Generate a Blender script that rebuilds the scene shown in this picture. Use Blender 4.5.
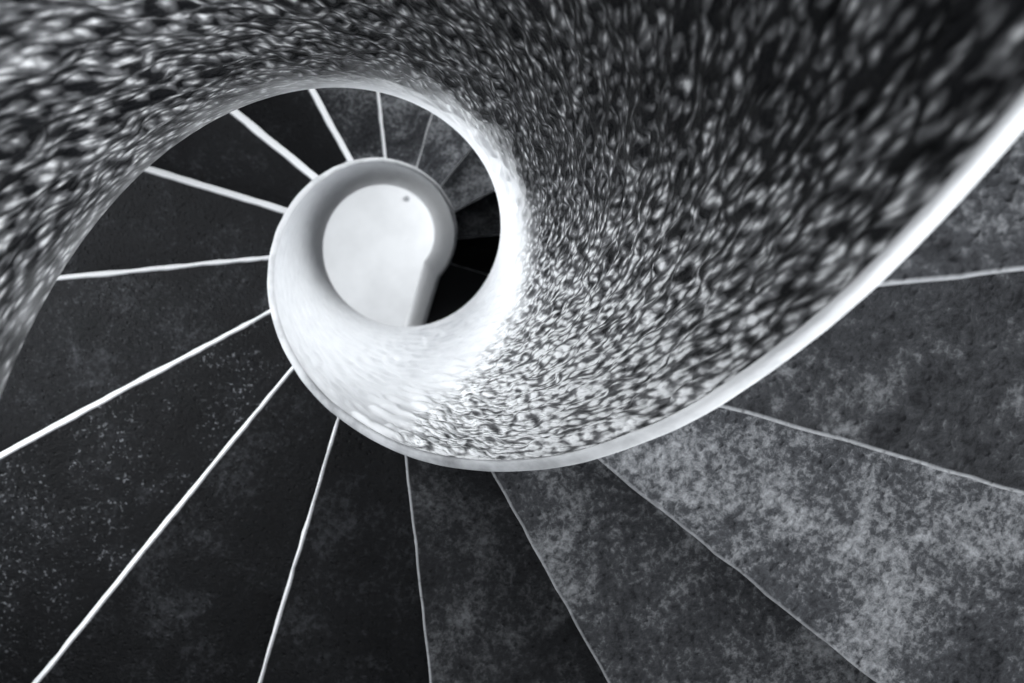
import bpy, bmesh, math, random
import numpy as np
from mathutils import Vector, Matrix

for o in list(bpy.data.objects):
    bpy.data.objects.remove(o)
C = bpy.context.scene.collection
R = 0.2285                      # radius of the open well, metres
PITCH = 12.7261                 # all stair dimensions below are in well radii
ZRIM = -2.18375                 # rim height at angle 0 (camera height = 0)
DROP = 0.35885                  # rim above the nosings
HIGH = 7.1676                   # rim to lower edge of the parapet
A0 = 0.103014                   # angle of the first nosing
NPER = 16
ECC = -0.053058
FLOOR = -32.0
CEIL = 11.0
ROUT = 5.2
ZOFF = 32.0                     # world floor at z = 0
rad = math.radians


def W(x, y, z):
    return (x * R, y * R, (z + ZOFF) * R)


# ------------------------------------------------------------------ camera
cam_d = bpy.data.cameras.new('camera')
cam = bpy.data.objects.new('camera', cam_d)
C.objects.link(cam)
cam_d.sensor_width = 36.0
cam_d.lens = 1000.0 / 1024.0 * 36.0
cam_d.clip_start = 0.01
cam.matrix_world = Matrix.Translation(W(-0.033861, 0.207936, 0)) @ Matrix((
    (0.9922848, 0.00784966, -0.12373061, 0), (0.00610355, 0.99369059, 0.11199003, 0),
    (0.12382903, -0.1118812, 0.98597615, 0), (0, 0, 0, 1)))
cam_d.dof.use_dof = True
cam_d.dof.focus_distance = 4.4 * R
cam_d.dof.aperture_fstop = 8.0
bpy.context.scene.camera = cam

# ------------------------------------------------------------------ light
vs = bpy.context.scene.view_settings
vs.view_transform = 'Standard'
vs.look = 'None'
vs.exposure = 0.0
vs.gamma = 1.0
vs.use_curve_mapping = False
world = bpy.data.worlds.new('world')
bpy.context.scene.world = world
world.use_nodes = True
world.node_tree.nodes['Background'].inputs[0].default_value = (0.9, 0.94, 1, 1)
world.node_tree.nodes['Background'].inputs[1].default_value = 0.02

# unseen window openings of the round tower wall, added to steer light around the well:
# angle, sill, head, half width (all in well radii), power
ADDED_WINDOWS = [
    (-25, -0.5, 5.5, 1.5, 58.0),
    (172, -8.4, -4.6, 1.7, 26.0),
    (-100, -3.2, 1.0, 1.5, 11.0),
    (78, -9.8, -7.0, 1.7, 13.0),
    (50, -12.6, -10.9, 1.6, 9.0),
    (225, -29.0, -23.5, 1.6, 30.0),
    (20, -31.0, -27.5, 1.6, 27.0),
]


def added_lights():
    for i, (deg, z0, z1, hw, power) in enumerate(ADDED_WINDOWS):
        ld = bpy.data.lights.new('added_daylight', 'AREA')
        ld.shape = 'RECTANGLE'
        ld.size = 2 * hw * R * 0.95
        ld.size_y = (z1 - z0) * R * 0.95
        ld.energy = power
        ld.color = (0.95, 0.98, 1.0)
        lo = bpy.data.objects.new('added_daylight', ld)
        C.objects.link(lo)
        a = rad(deg)
        lo.location = W(math.cos(a) * (ROUT + 0.1), math.sin(a) * (ROUT + 0.1), (z0 + z1) / 2)
        d = Vector((-math.cos(a), -math.sin(a), 0))
        lo.rotation_euler = d.to_track_quat('-Z', 'Y').to_euler()


added_lights()


# ------------------------------------------------------------------ materials
def material(name):
    m = bpy.data.materials.new(name)
    m.use_nodes = True
    nt = m.node_tree
    b = nt.nodes['Principled BSDF']
    return m, nt, b


def nd(nt, t, **kw):
    n = nt.nodes.new(t)
    for k, v in kw.items():
        if hasattr(n, k):
            setattr(n, k, v)
        else:
            n.inputs[k].default_value = v
    return n


def ramp(nt, src, stops):
    r = nt.nodes.new('ShaderNodeValToRGB')
    e = r.color_ramp.elements
    while len(e) < len(stops):
        e.new(0.5)
    for el, (p, c) in zip(e, stops):
        el.position = p
        el.color = (c[0], c[1], c[2], 1) if isinstance(c, tuple) else (c, c, c, 1)
    nt.links.new(src, r.inputs[0])
    return r


def noise(nt, vec, scale, detail=4, rough=0.55, dist=0.0):
    n = nd(nt, 'ShaderNodeTexNoise')
    n.inputs['Scale'].default_value = scale
    n.inputs['Detail'].default_value = detail
    n.inputs['Roughness'].default_value = rough
    n.inputs['Distortion'].default_value = dist
    nt.links.new(vec, n.inputs['Vector'])
    return n


def mix(nt, fac, a, b, mode='MIX'):
    m = nt.nodes.new('ShaderNodeMix')
    m.data_type = 'RGBA'
    m.blend_type = mode
    for sock, v in ((m.inputs[0], fac), (m.inputs[6], a), (m.inputs[7], b)):
        if isinstance(v, (int, float)):
            sock.default_value = v if sock == m.inputs[0] else (v, v, v, 1)
        elif isinstance(v, tuple):
            sock.default_value = (*v, 1)
        else:
            nt.links.new(v, sock)
    return m.outputs[2]


def bump(nt, b, h, strength, dist):
    n = nt.nodes.new('ShaderNodeBump')
    n.inputs['Strength'].default_value = strength
    n.inputs['Distance'].default_value = dist
    nt.links.new(h, n.inputs['Height'])
    nt.links.new(n.outputs[0], b.inputs['Normal'])
    return n


def mat_roughcast():
    m, nt, b = material('roughcast')
    uv = nd(nt, 'ShaderNodeUVMap').outputs[0]          # metres along / down the band
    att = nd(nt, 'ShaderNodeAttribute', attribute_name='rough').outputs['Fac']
    mp = nd(nt, 'ShaderNodeMapping')
    mp.inputs['Scale'].default_value = (1.1, 0.85, 1)
    nt.links.new(uv, mp.inputs[0])
    n1 = noise(nt, mp.outputs[0], 105, 2, 0.45, 0.0)
    n2 = noise(nt, mp.outputs[0], 26, 3, 0.5)
    # round grains of the roughcast, thrown on unevenly
    warp = nd(nt, 'ShaderNodeVectorMath', operation='MULTIPLY_ADD')
    nt.links.new(noise(nt, uv, 120, 2, 0.5).outputs['Color'], warp.inputs[0])
    warp.inputs[1].default_value = (0.007, 0.007, 0)
    nt.links.new(mp.outputs[0], warp.inputs[2])
    vo = nd(nt, 'ShaderNodeTexVoronoi')
    vo.voronoi_dimensions = '2D'
    vo.inputs['Scale'].default_value = 78
    nt.links.new(warp.outputs[0], vo.inputs['Vector'])
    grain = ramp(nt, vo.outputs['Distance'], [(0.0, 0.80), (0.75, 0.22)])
    n1m = mix(nt, 0.55, n1.outputs[0], grain.outputs[0])
    blot = mix(nt, 0.30, n1m, n2.outputs[0])
    # glints and shade painted in: sparse pale lumps on dark where 'rough' is 1, thin dark scratches where it is low
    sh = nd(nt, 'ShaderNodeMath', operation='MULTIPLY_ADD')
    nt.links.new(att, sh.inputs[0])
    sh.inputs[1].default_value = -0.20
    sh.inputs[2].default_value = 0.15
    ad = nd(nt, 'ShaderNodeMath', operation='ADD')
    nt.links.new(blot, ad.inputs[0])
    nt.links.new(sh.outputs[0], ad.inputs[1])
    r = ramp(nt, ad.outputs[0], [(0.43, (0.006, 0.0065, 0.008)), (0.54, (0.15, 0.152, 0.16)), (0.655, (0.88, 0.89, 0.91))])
    n3 = noise(nt, uv, 30, 5, 0.6)
    lit_pale = ramp(nt, n3.outputs[0], [(0.3, (0.74, 0.75, 0.77)), (0.6, (0.84, 0.85, 0.87))])  # pale tone that paints in the light along the lower edge
    cl = nd(nt, 'ShaderNodeAttribute', attribute_name='coarse').outputs['Fac']
    col = mix(nt, cl, lit_pale.outputs[0], r.outputs[0])
    nt.links.new(col, b.inputs['Base Color'])
    b.inputs['Roughness'].default_value = 0.6
    b.inputs['Specular IOR Level'].default_value = 0.12
    n4 = noise(nt, uv, 160, 4, 0.6)
    hh = mix(nt, 0.25, n1m, n4.outputs[0])
    hh = mix(nt, cl, 0.5, hh)
    bump(nt, b, hh, 1.0, 0.016)
    return m


def mat_coping():
    m, nt, b = material('worn_coping')
    uv = nd(nt, 'ShaderNodeUVMap').outputs[0]
    n = noise(nt, uv, 22, 5, 0.6)
    r = ramp(nt, n.outputs[0], [(0.30, (0.48, 0.49, 0.51)), (0.52, (0.70, 0.71, 0.73))])
    st = nd(nt, 'ShaderNodeAttribute', attribute_name='grey_span').outputs['Fac']
    r3 = ramp(nt, n.outputs[0], [(0.35, (0.16, 0.165, 0.175)), (0.6, (0.42, 0.43, 0.45))])
    nt.links.new(mix(nt, st, r.outputs[0], r3.outputs[0]), b.inputs['Base Color'])
    b.inputs['Roughness'].default_value = 0.6
    n2 = noise(nt, uv, 120, 3, 0.6)
    bump(nt, b, n2.outputs[0], 0.25, 0.003)
    return m


def mat_tread():
    m, nt, b = material('dark_stone')
    tc = nd(nt, 'ShaderNodeTexCoord')
    oi = nd(nt, 'ShaderNodeObjectInfo')
    off = nd(nt, 'ShaderNodeVectorMath', operation='ADD')
    nt.links.new(tc.outputs['Object'], off.inputs[0])
    sc = nd(nt, 'ShaderNodeVectorMath', operation='SCALE')
    sc.inputs[0].default_value = (7.3, 3.1, 9.7)
    nt.links.new(oi.outputs['Random'], sc.inputs['Scale'])
    nt.links.new(sc.outputs[0], off.inputs[1])
    v = off.outputs[0]
    n1 = noise(nt, v, 8.5, 10, 0.68, 0.6)
    n2 = noise(nt, v, 110, 5, 0.7, 0.2)
    blend = mix(nt, 0.42, n1.outputs[0], n2.outputs[0])
    r = ramp(nt, blend, [(0.40, (0.003, 0.0032, 0.004)), (0.53, (0.0055, 0.006, 0.0072)), (0.68, (0.042, 0.044, 0.049))])
    n3 = noise(nt, v, 130, 3, 0.6)
    sp = ramp(nt, n3.outputs[0], [(0.60, 0.0), (0.68, 0.7)])
    fl = nd(nt, 'ShaderNodeMath', operation='MULTIPLY')
    nt.links.new(sp.outputs[0], fl.inputs[0])
    nt.links.new(nd(nt, 'ShaderNodeAttribute', attribute_name='fleck').outputs['Fac'], fl.inputs[1])
    fc = ramp(nt, n1.outputs[0], [(0.42, 0.0), (0.56, 1.0)])
    f2 = nd(nt, 'ShaderNodeMath', operation='MULTIPLY')
    nt.links.new(fl.outputs[0], f2.inputs[0])
    nt.links.new(fc.outputs[0], f2.inputs[1])
    col = mix(nt, f2.outputs[0], r.outputs[0], (0.26, 0.27, 0.29))
    # 'worn' paints window light into some treads as a paler mottle
    wn = nd(nt, 'ShaderNodeAttribute', attribute_name='worn').outputs['Fac']
    r2 = ramp(nt, blend, [(0.38, (0.014, 0.015, 0.018)), (0.50, (0.075, 0.078, 0.086)), (0.64, (0.42, 0.43, 0.45))])
    col = mix(nt, wn, col, r2.outputs[0])
    # worn pale line along the nosing
    at = nd(nt, 'ShaderNodeAttribute', attribute_name='nose')
    col = mix(nt, at.outputs['Fac'], col, (0.42, 0.43, 0.45))
    nt.links.new(col, b.inputs['Base Color'])
    b.inputs['Roughness'].default_value = 0.55
    b.inputs['Specular IOR Level'].default_value = 0.15
    pit = nd(nt, 'ShaderNodeTexVoronoi')
    pit.inputs['Scale'].default_value = 85
    nt.links.new(v, pit.inputs['Vector'])
    pr = ramp(nt, pit.outputs['Distance'], [(0.05, 0.0), (0.28, 1.0)])
    h = mix(nt, 0.35, n2.outputs[0], pr.outputs[0])
    bump(nt, b, h, 0.9, 0.012)
    return m


def plain(name, c, rough, scale=20, bstr=0.2):
    m, nt, b = material(name)
    tc = nd(nt, 'ShaderNodeTexCoord').outputs['Object']
    n = noise(nt, tc, scale, 5, 0.6)
    r = ramp(nt, n.outputs[0], [(0.3, tuple(0.88 * x for x in c)), (0.6, c)])
    nt.links.new(r.outputs[0], b.inputs['Base Color'])
    b.inputs['Roughness'].default_value = rough
    bump(nt, b, n.outputs[0], bstr, 0.003)
    return m


M_ROUGH = mat_roughcast()
M_COPE = mat_coping()
M_TREAD = mat_tread()
M_RISER = plain('white_riser', (0.82, 0.83, 0.85), 0.6, 60)
M_WALL = plain('tower_plaster', (0.07, 0.072, 0.078), 0.8)
M_FLOOR = plain('pale_floor', (0.84, 0.85, 0.87), 0.7, 3, 0.0)
M_DARK = plain('landing_stone', (0.02, 0.021, 0.024), 0.7)
M_FRAME = plain('window_stone', (0.35, 0.36, 0.38), 0.8)
M_SPOT = plain('grey_metal', (0.35, 0.36, 0.38), 0.5)


# ------------------------------------------------------------------ helpers
def link(name, verts, faces, mat, parent=None, uv=None, smooth=False, attrs=None):
    me = bpy.data.meshes.new(name)
    me.from_pydata([tuple(v) for v in verts], [], faces)
    me.validate()
    if uv is not None:
        ul = me.uv_layers.new(name='UVMap')
        li = np.empty(len(me.loops), dtype=np.int32)
        me.loops.foreach_get('vertex_index', li)
        ul.data.foreach_set('uv', np.asarray(uv, dtype=np.float32)[li].ravel())
    for k, vals in (attrs or {}).items():
        a = me.attributes.new(k, 'FLOAT', 'POINT')
        a.data.foreach_set('value', np.asarray(vals, dtype=np.float32))
    bm = bmesh.new()
    bm.from_mesh(me)
    bmesh.ops.recalc_face_normals(bm, faces=bm.faces)
    bm.to_mesh(me)
    bm.free()
    if smooth:
        me.polygons.foreach_set('use_smooth', [True] * len(me.polygons))
    me.materials.append(mat)
    o = bpy.data.objects.new(name, me)
    C.objects.link(o)
    if parent is not None:
        o.parent = parent
        o.matrix_parent_inverse = Matrix.Identity(4)
    return o


def tag(o, label=None, cat=None, group=None, kind=None):
    if label:
        o['label'] = label
    if cat:
        o['category'] = cat
    if group:
        o['group'] = group
    if kind:
        o['kind'] = kind
    return o


def vnoise(u, v, seed):
    """smooth value noise on a plane, vectorised"""
    rng = np.random.default_rng(seed)
    T = rng.random((256, 256))
    i = np.floor(u).astype(int)
    j = np.floor(v).astype(int)
    fu, fv = u - i, v - j
    fu = fu * fu * (3 - 2 * fu)
    fv = fv * fv * (3 - 2 * fv)
    a = T[i % 256, j % 256]
    b = T[(i + 1) % 256, j % 256]
    c = T[i % 256, (j + 1) % 256]
    d = T[(i + 1) % 256, (j + 1) % 256]
    return (a * (1 - fu) + b * fu) * (1 - fv) + (c * (1 - fu) + d * fu) * fv


def smoothstep(a, b, x):
    t = np.clip((x - a) / (b - a), 0, 1)
    return t * t * (3 - 2 * t)


# ------------------------------------------------------------------ spiral parapet
PH_END = rad(-395)
PH_TOP = rad(285)


def band_columns(step_deg):
    """positions along the band: (base x, y, outward normal x, y, z of rim, arc length)"""
    ph = np.arange(PH_TOP, PH_END, -rad(step_deg))
    ph = np.append(ph, PH_END)
    z = ZRIM + PITCH * ph / (2 * math.pi)
    cols = [(0.0, 0.0, math.cos(p), math.sin(p), zz, -p, 1.0) for p, zz in zip(ph, z)]
    # straight tail where the band leaves the spiral at the bottom
    p0 = np.array([math.cos(PH_END), math.sin(PH_END)])
    d = np.array([-0.28, -0.96])
    d /= np.hypot(*d)
    n = np.array([-d[1], d[0]])           # pointing to the stair side
    if n @ p0 < 0:
        n = -n
    for s in np.arange(0.06, 3.0, 0.06):
        q = p0 + d * s
        cols.append((q[0] - n[0], q[1] - n[1], n[0], n[1], z[-1] - 0.25 * s, -PH_END + s, 1.0))
    return cols


def band_mesh(profile, cols, relief=None):
    """profile: closed list of (r, dz); returns verts, faces, uv"""
    prof = np.array(profile)
    per = np.concatenate([[0], np.cumsum(np.hypot(*np.diff(prof, axis=0).T))])
    nc, npf = len(cols), len(prof)
    cols = np.array(cols)
    r = np.broadcast_to(prof[:, 0], (nc, npf)).copy()
    dz = np.broadcast_to(prof[:, 1], (nc, npf))
    U = np.broadcast_to(cols[:, 5][:, None], (nc, npf))
    V = np.broadcast_to(per[None, :], (nc, npf))
    if relief is not None:
        r = r + relief(U, V, dz)
    x = (cols[:, 0][:, None] + r * cols[:, 2][:, None]) * R
    y = (cols[:, 1][:, None] + r * cols[:, 3][:, None]) * R
    z = (cols[:, 4][:, None] + dz + ZOFF) * R
    verts = np.stack([x, y, z], 2).reshape(-1, 3)
    uv = np.stack([U * R, V * R], 2).reshape(-1, 2)
    faces = []
    for i in range(nc - 1):
        b0, b1 = i * npf, (i + 1) * npf
        for j in range(npf):
            k = (j + 1) % npf
            faces.append((b0 + j, b0 + k, b1 + k, b1 + j))
    faces.append(tuple(range(npf)))
    faces.append(tuple(reversed(range((nc - 1) * npf, nc * npf))))
    return verts, faces, uv, U.reshape(-1), V.reshape(-1)


NZ = 190
CAP = 0.05
inner = []
for t in np.linspace(0, 1, NZ):
    dz = -CAP - t * (HIGH - CAP)
    inner.append((0.947 + 0.053 * t, dz))
prof = inner + [(1.03, -HIGH - 0.04), (1.10, -HIGH - 0.04), (1.15, -HIGH + 0.02), (1.15, -2.9),
                (1.015, -2.4), (1.015, -0.40), (1.0, -CAP)]
n_in = NZ


def rough_amount(U):
    # U is minus the angle: coarse roughcast higher up, trowelled smooth further down
    return 1.0 - smoothstep(rad(75), rad(190), U)


def relief(U, V, dz):
    c = 1.0 / 0.105                      # lumps of about 24 mm
    a = vnoise(U * c, V * c, 1)
    b = vnoise(U * c * 2.1 + 9, V * c * 2.1 + 4, 2)
    d = vnoise(U * c * 0.35 + 3, V * c * 0.35 + 8, 3)
    lump = smoothstep(0.35, 0.8, a) * 0.6 + 0.35 * b + 0.35 * (d - 0.5)
    edge = smoothstep(0.0, 0.12, -dz - CAP) * smoothstep(0.0, 0.9, HIGH + dz)
    amp = 0.012 + 0.030 * rough_amount(U)
    out = -amp * lump * edge
    out = np.where(np.arange(V.shape[1])[None, :] < n_in, out, 0)
    return out


cols = band_columns(0.75)
v, f, uv, U, V = band_mesh(prof, cols, relief)
# share of the height, from the lower edge up, left smooth and painted pale for light from below
frac = (HIGH - CAP - np.minimum(V, HIGH - CAP)) / (HIGH - CAP)
fc = np.interp(U, [rad(x) for x in (-150, -110, -85, 0, 45, 78, 110)], [-0.1, 0.0, 0.06, 0.24, 0.5, 0.8, 1.3])
coarse = smoothstep(-0.05, 0.16, frac - fc + 0.05 * (vnoise(U * 12, V * 6, 21) - 0.5))
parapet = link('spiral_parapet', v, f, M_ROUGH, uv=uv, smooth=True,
               attrs={'rough': np.interp(U, [rad(x) for x in (-200, -90, -35, -10, 15, 60)], [0.74, 0.78, 1.0, 0.64, 0.36, 0.0]), 'coarse': coarse})  # 'rough' darkens the upper turn to paint in its shade
tag(parapet, 'tall rough-plastered white parapet band spiralling down around the open well', 'parapet')
cope_prof = [(0.947, -CAP), (0.945, -0.04), (0.945, -0.03), (0.952, -0.008), (0.965, 0.0), (0.985, 0.0),
             (0.996, -0.006), (1.0, -0.03), (1.0, -CAP)]
v, f, uv, U, V = band_mesh(cope_prof, band_columns(1.0),
                           lambda U, V, dz: 0.006 * (vnoise(U * 9, V * 0.5, 7) - 0.5))
grey_span = np.interp(U, [rad(x) for x in (25, 60, 115, 165)], [0, 1, 1, 0])  # coping turns darker grey along this stretch
tag(link('coping', v, f, M_COPE, parapet, uv=uv, smooth=True, attrs={'grey_span': grey_span}), 'narrow pale worn coping along the top edge of the parapet')

# ------------------------------------------------------------------ steps
RISE = PITCH / NPER
# lean of the riser foot beyond the nosing, inner and outer end (well radii)
LEAN = {0: (-.02, -.02), 1: (-.02, -.02), 2: (-.03, -.03), 3: (-.01, -.01), 4: (0, .0), 5: (.0, .012), 6: (.0, .018), 7: (.005, .022), 8: (.012, .018),
        9: (.045, .045), 10: (.065, .07), 11: (.06, .065), 12: (.035, .04), 13: (.02, .02), 14: (.02, .02), 15: (.02, .02),
        16: (.02, .02), 17: (.02, .02), 18: (.02, .02)}
TREAD_LIGHT = {0: 0.7, 1: 0.4, 2: 0.8, 3: 0.5, 4: 0.15, 12: 0.35, 13: 0.6, 14: 0.9, 15: 1.0, 16: 0.3}  # paler tone per step, standing in for window light on the treads
FLECK = {2: 0.5, 7: 0.9, 8: 0.2, 6: 0.15}
LABELS = [
    'grey stone step highest in view, at the right edge beside the parapet coping',
    'broad mottled grey stone step directly below the highest step, at the right edge',
    'palest pitted grey stone step, filling the lower right corner',
    'grey stone step just left of the palest pitted step at lower right',
    'dark stone step below the lowest point of the parapet, with upright front edge',
    'dark stone step left of the one below the lowest point of the parapet',
    'black stone step with mottled grey middle, reaching the bottom edge beside the lower left corner',
    'black stone step sprinkled with pale flecks, filling the lower left corner',
    'black stone step at mid left, just below the level white riser',
    'black scratched stone step at upper left, just above the level white riser',
    'dark stone step at upper left with a thick white riser pointing up left',
    'dark stone step at the upper left with a thick steep white riser',
    'dark mottled stone step above the bright well, left of the upright white riser',
    'grey mottled stone step above the bright well, right of the upright white riser',
    'small grey blotched stone step at the upper right of the bright well',
    'small pale grey stone step right of the bright well, above the black ones',
    'small black stone step right of the bright well with a faint pale front edge',
    'lowest small black stone step right of the bright well, next to the straight parapet end',
]


def make_step(k, label):
    a = A0 - k * 2 * math.pi / NPER
    z = ZRIM + PITCH * a / (2 * math.pi) - DROP
    root = bpy.data.objects.new('stone_step', None)
    C.objects.link(root)
    rc, rs = math.cos(a), math.sin(a)
    root.location = W(rc * 3, rs * 3, z - RISE)
    root.rotation_euler = (0, 0, a)
    tag(root, label, 'step', 'stone steps of the spiral stair')
    da = 2 * math.pi / NPER
    # local frame: x along radius (from r = 3), y uphill (CCW)
    rng = np.random.default_rng(100 + k)
    NR = 70
    xs = np.linspace(1.03, ROUT - 0.02, NR)
    wob = np.interp(xs, np.linspace(1, ROUT, 45), rng.normal(0, 0.0025, 45)) + \
        np.interp(xs, np.linspace(1, ROUT, 9), rng.normal(0, 0.001, 9))
    front = ECC + wob
    back_lap = 0.16
    fr = [0.0, 0.006, 0.016, 0.03, 0.045, 0.07, 0.12, 0.25, 0.4, 0.55, 0.7, 0.85, 1.0]

    def P(x, y, zz):
        return ((x - 3) * R, y * R, zz * R)

    verts, nose = [], []
    tt = 0.05                       # riser facing thickness
    for i, x in enumerate(xs):
        y0 = front[i]
        ground = []
        for j, t in enumerate(fr):
            if t <= 0.12:
                y = y0 + t
                px, py = x, y
                if t > 0.05:
                    px, py = x * math.cos(y / x), x * math.sin(y / x)
            else:
                q = (t - 0.12) / 0.88
                tot = da + back_lap / x
                st = (y0 + 0.12) / x
                th = st + (tot - st) * q
                px, py = x * math.cos(th), x * math.sin(th)
            if t >= 0.12:
                ground.append((px, py))
            zz = RISE
            if j == 0:
                zz = RISE - 0.018
            elif j == 1:
                zz = RISE - 0.006
            wear = 0.012 * (vnoise(np.array([x * 2.2 + k * 5]), np.array([t * 3.0 + k]), 11)[0] - 0.5)
            if j > 1:
                zz += wear * min(1, (t - .006) / 0.1)
            verts.append(P(px, py, zz))
            nose.append((0.5 if k in (2, 3, 16, 17) else 0.8) if j <= 1 else 0.0)
        # underside, back to front under the top points, then the front foot and the front top
        lean = np.interp(x, [1.0, 3.0], LEAN.get(k, (0, 0)))
        for px, py in reversed(ground):
            verts.append(P(px, py, 0.012))
            nose.append(0)
        verts.append(P(x, y0 + tt - lean, 0.012))
        nose.append(0)
        verts.append(P(x, y0 + tt, RISE - 0.06))
        nose.append(0)
    nf, nb = len(fr), len(ground)
    n = nf + nb + 2
    faces = []
    for i in range(NR - 1):
        for j in range(n):
            q = (j + 1) % n
            faces.append((i * n + j, i * n + q, (i + 1) * n + q, (i + 1) * n + j))
    for base in (0, (NR - 1) * n):
        first = nf - nb                      # first top point that has a foot under it
        faces.append(tuple(base + q for q in list(range(first + 1)) + [nf + nb - 1, nf + nb, nf + nb + 1]))
        for m in range(nb - 1):
            t0 = first + m
            b0 = nf + nb - 1 - m
            faces.append((base + t0, base + t0 + 1, base + b0 - 1, base + b0))
    link('tread', verts, faces, M_TREAD, root, smooth=False, attrs={'nose': nose, 'worn': [TREAD_LIGHT.get(k, 0.0)] * len(verts),
                 'fleck': [FLECK.get(k, 0.0)] * len(verts)})
    # riser: pale facing board standing in front of the block, foot leaning out by LEAN
    verts = []
    for i, x in enumerate(xs):
        lean = np.interp(x, [1.0, 3.0], LEAN.get(k, (0, 0)))
        y0 = front[i]
        verts += [P(x, y0 + 0.004, RISE - 0.022), P(x, y0 - lean, 0.012),
                  P(x, y0 - lean + tt - 0.01, 0.012), P(x, y0 + tt - 0.006, RISE - 0.056)]
    faces = []
    for i in range(NR - 1):
        for j in range(4):
            q = (j + 1) % 4
            faces.append((i * 4 + j, i * 4 + q, (i + 1) * 4 + q, (i + 1) * 4 + j))
    faces += [(0, 1, 2, 3), tuple(NR * 4 - 1 - q for q in range(4))]
    tag(link('riser', verts, faces, M_RISER, root), 'whitened riser face' if 4 <= k <= 13 else None)
    return root


for k, lab in enumerate(LABELS):
    make_step(k, lab)


# ------------------------------------------------------------------ tower shell
def ring_wall():
    """round tower wall with thickness, left open at the unseen windows added for light"""
    zs = sorted({FLOOR, CEIL} | {w[1] for w in ADDED_WINDOWS} | {w[2] for w in ADDED_WINDOWS})
    angs = set(np.round(np.arange(0, 360, 6.0), 4))
    spans = []
    for deg, z0, z1, hw, p in ADDED_WINDOWS:
        d = math.degrees(math.asin(hw / ROUT))
        a0, a1 = (deg - d) % 360, (deg + d) % 360
        spans.append((a0, a1, z0, z1))
        angs |= {round(a0, 4), round(a1, 4)}
    angs = sorted(angs)
    na, nz = len(angs), len(zs)

    def hole(i, j):
        am = (angs[i] + ((angs[(i + 1) % na] - angs[i]) % 360) / 2) % 360
        zm = (zs[j] + zs[j + 1]) / 2
        for a0, a1, z0, z1 in spans:
            if (am - a0) % 360 < (a1 - a0) % 360 and z0 < zm < z1:
                return True
        return False
    verts = []
    for r in (ROUT, ROUT + 0.6):
        for a in angs:
            for z in zs:
                verts.append(W(r * math.cos(rad(a)), r * math.sin(rad(a)), z))
    N = na * nz
    faces = []
    for i in range(na):
        i2 = (i + 1) % na
        for j in range(nz - 1):
            h = hole(i, j)
            q = (i * nz + j, i2 * nz + j, i2 * nz + j + 1, i * nz + j + 1)
            if not h:
                faces.append(q)
                faces.append(tuple(N + x for x in reversed(q)))
            if h != hole(i2, j):
                faces.append((i2 * nz + j, i2 * nz + j + 1, N + i2 * nz + j + 1, N + i2 * nz + j))
            if j + 1 < nz - 1 and h != hole(i, j + 1):
                faces.append((i * nz + j + 1, i2 * nz + j + 1, N + i2 * nz + j + 1, N + i * nz + j + 1))
    return verts, faces


v, f = ring_wall()
tag(link('wall_outer', v, f, M_WALL), 'round grey plastered tower wall outside the stair', 'wall', kind='structure')


def disc(name, r, z0, z1, mat):
    n = 64
    verts = [W(r * math.cos(2 * math.pi * i / n), r * math.sin(2 * math.pi * i / n), z) for z in (z0, z1) for i in range(n)]
    faces = [tuple(reversed(range(n))), tuple(range(n, 2 * n))]
    faces += [(i, (i + 1) % n, n + (i + 1) % n, n + i) for i in range(n)]
    return link(name, verts, faces, mat)


tag(disc('floor', ROUT + 0.6, FLOOR - 0.5, FLOOR, M_FLOOR), 'brightly lit white floor at the bottom of the well', 'floor', kind='structure')
tag(disc('ceiling', ROUT + 0.6, CEIL, CEIL + 0.5, M_WALL), 'grey ceiling closing the top of the tower', 'ceiling', kind='structure')

def landing():
    z1 = ZRIM + PITCH * (A0 - 18 * 2 * math.pi / NPER) / (2 * math.pi) - DROP
    a1 = A0 - 17 * 2 * math.pi / NPER
    pts = [(1.3, 0.1), (ROUT - 0.05, 0.1)]
    d = np.array([-0.28, -0.96])
    p0 = np.array([math.cos(PH_END), math.sin(PH_END)]) * 1.03
    n = np.array([0.96, -0.28])
    lo = [p0, p0 + d * 2.9]
    arc = [(ROUT - 0.05) * np.array([math.cos(rad(t)), math.sin(rad(t))]) for t in (-60, -45, -32, -18, -8)]
    inn = [np.array([1.03 * math.cos(rad(t)), 1.03 * math.sin(rad(t))]) for t in (-8, -20)]
    poly = lo + arc + inn
    verts = [W(p[0], p[1], z) for z in (z1 - 0.9, z1) for p in poly]
    m = len(poly)
    faces = [tuple(range(m)), tuple(range(m, 2 * m))] + [(i, (i + 1) % m, m + (i + 1) % m, m + i) for i in range(m)]
    return link('landing', verts, faces, M_DARK)


tag(landing(), 'black stone landing at the foot of the stair', 'landing', kind='structure')


def drain():
    n = 24
    cx, cy, r = 0.6175, 1.1213, 0.085
    rings = [(1.0, 0.0), (1.0, 0.02), (0.85, 0.035), (0.0, 0.04)]
    verts = []
    for q, h in rings[:-1]:
        verts += [W(cx + r * q * math.cos(2 * math.pi * i / n), cy + r * q * math.sin(2 * math.pi * i / n), FLOOR + h) for i in range(n)]
    verts.append(W(cx, cy, FLOOR + 0.04))
    faces = [tuple(reversed(range(n)))]
    for k in range(2):
        faces += [(k * n + i, k * n + (i + 1) % n, (k + 1) * n + (i + 1) % n, (k + 1) * n + i) for i in range(n)]
    faces += [(2 * n + i, 2 * n + (i + 1) % n, 3 * n) for i in range(n)]
    return link('floor_drain', verts, faces, M_SPOT)


tag(drain(), 'small round grey spot on the bright white floor of the well', 'drain')
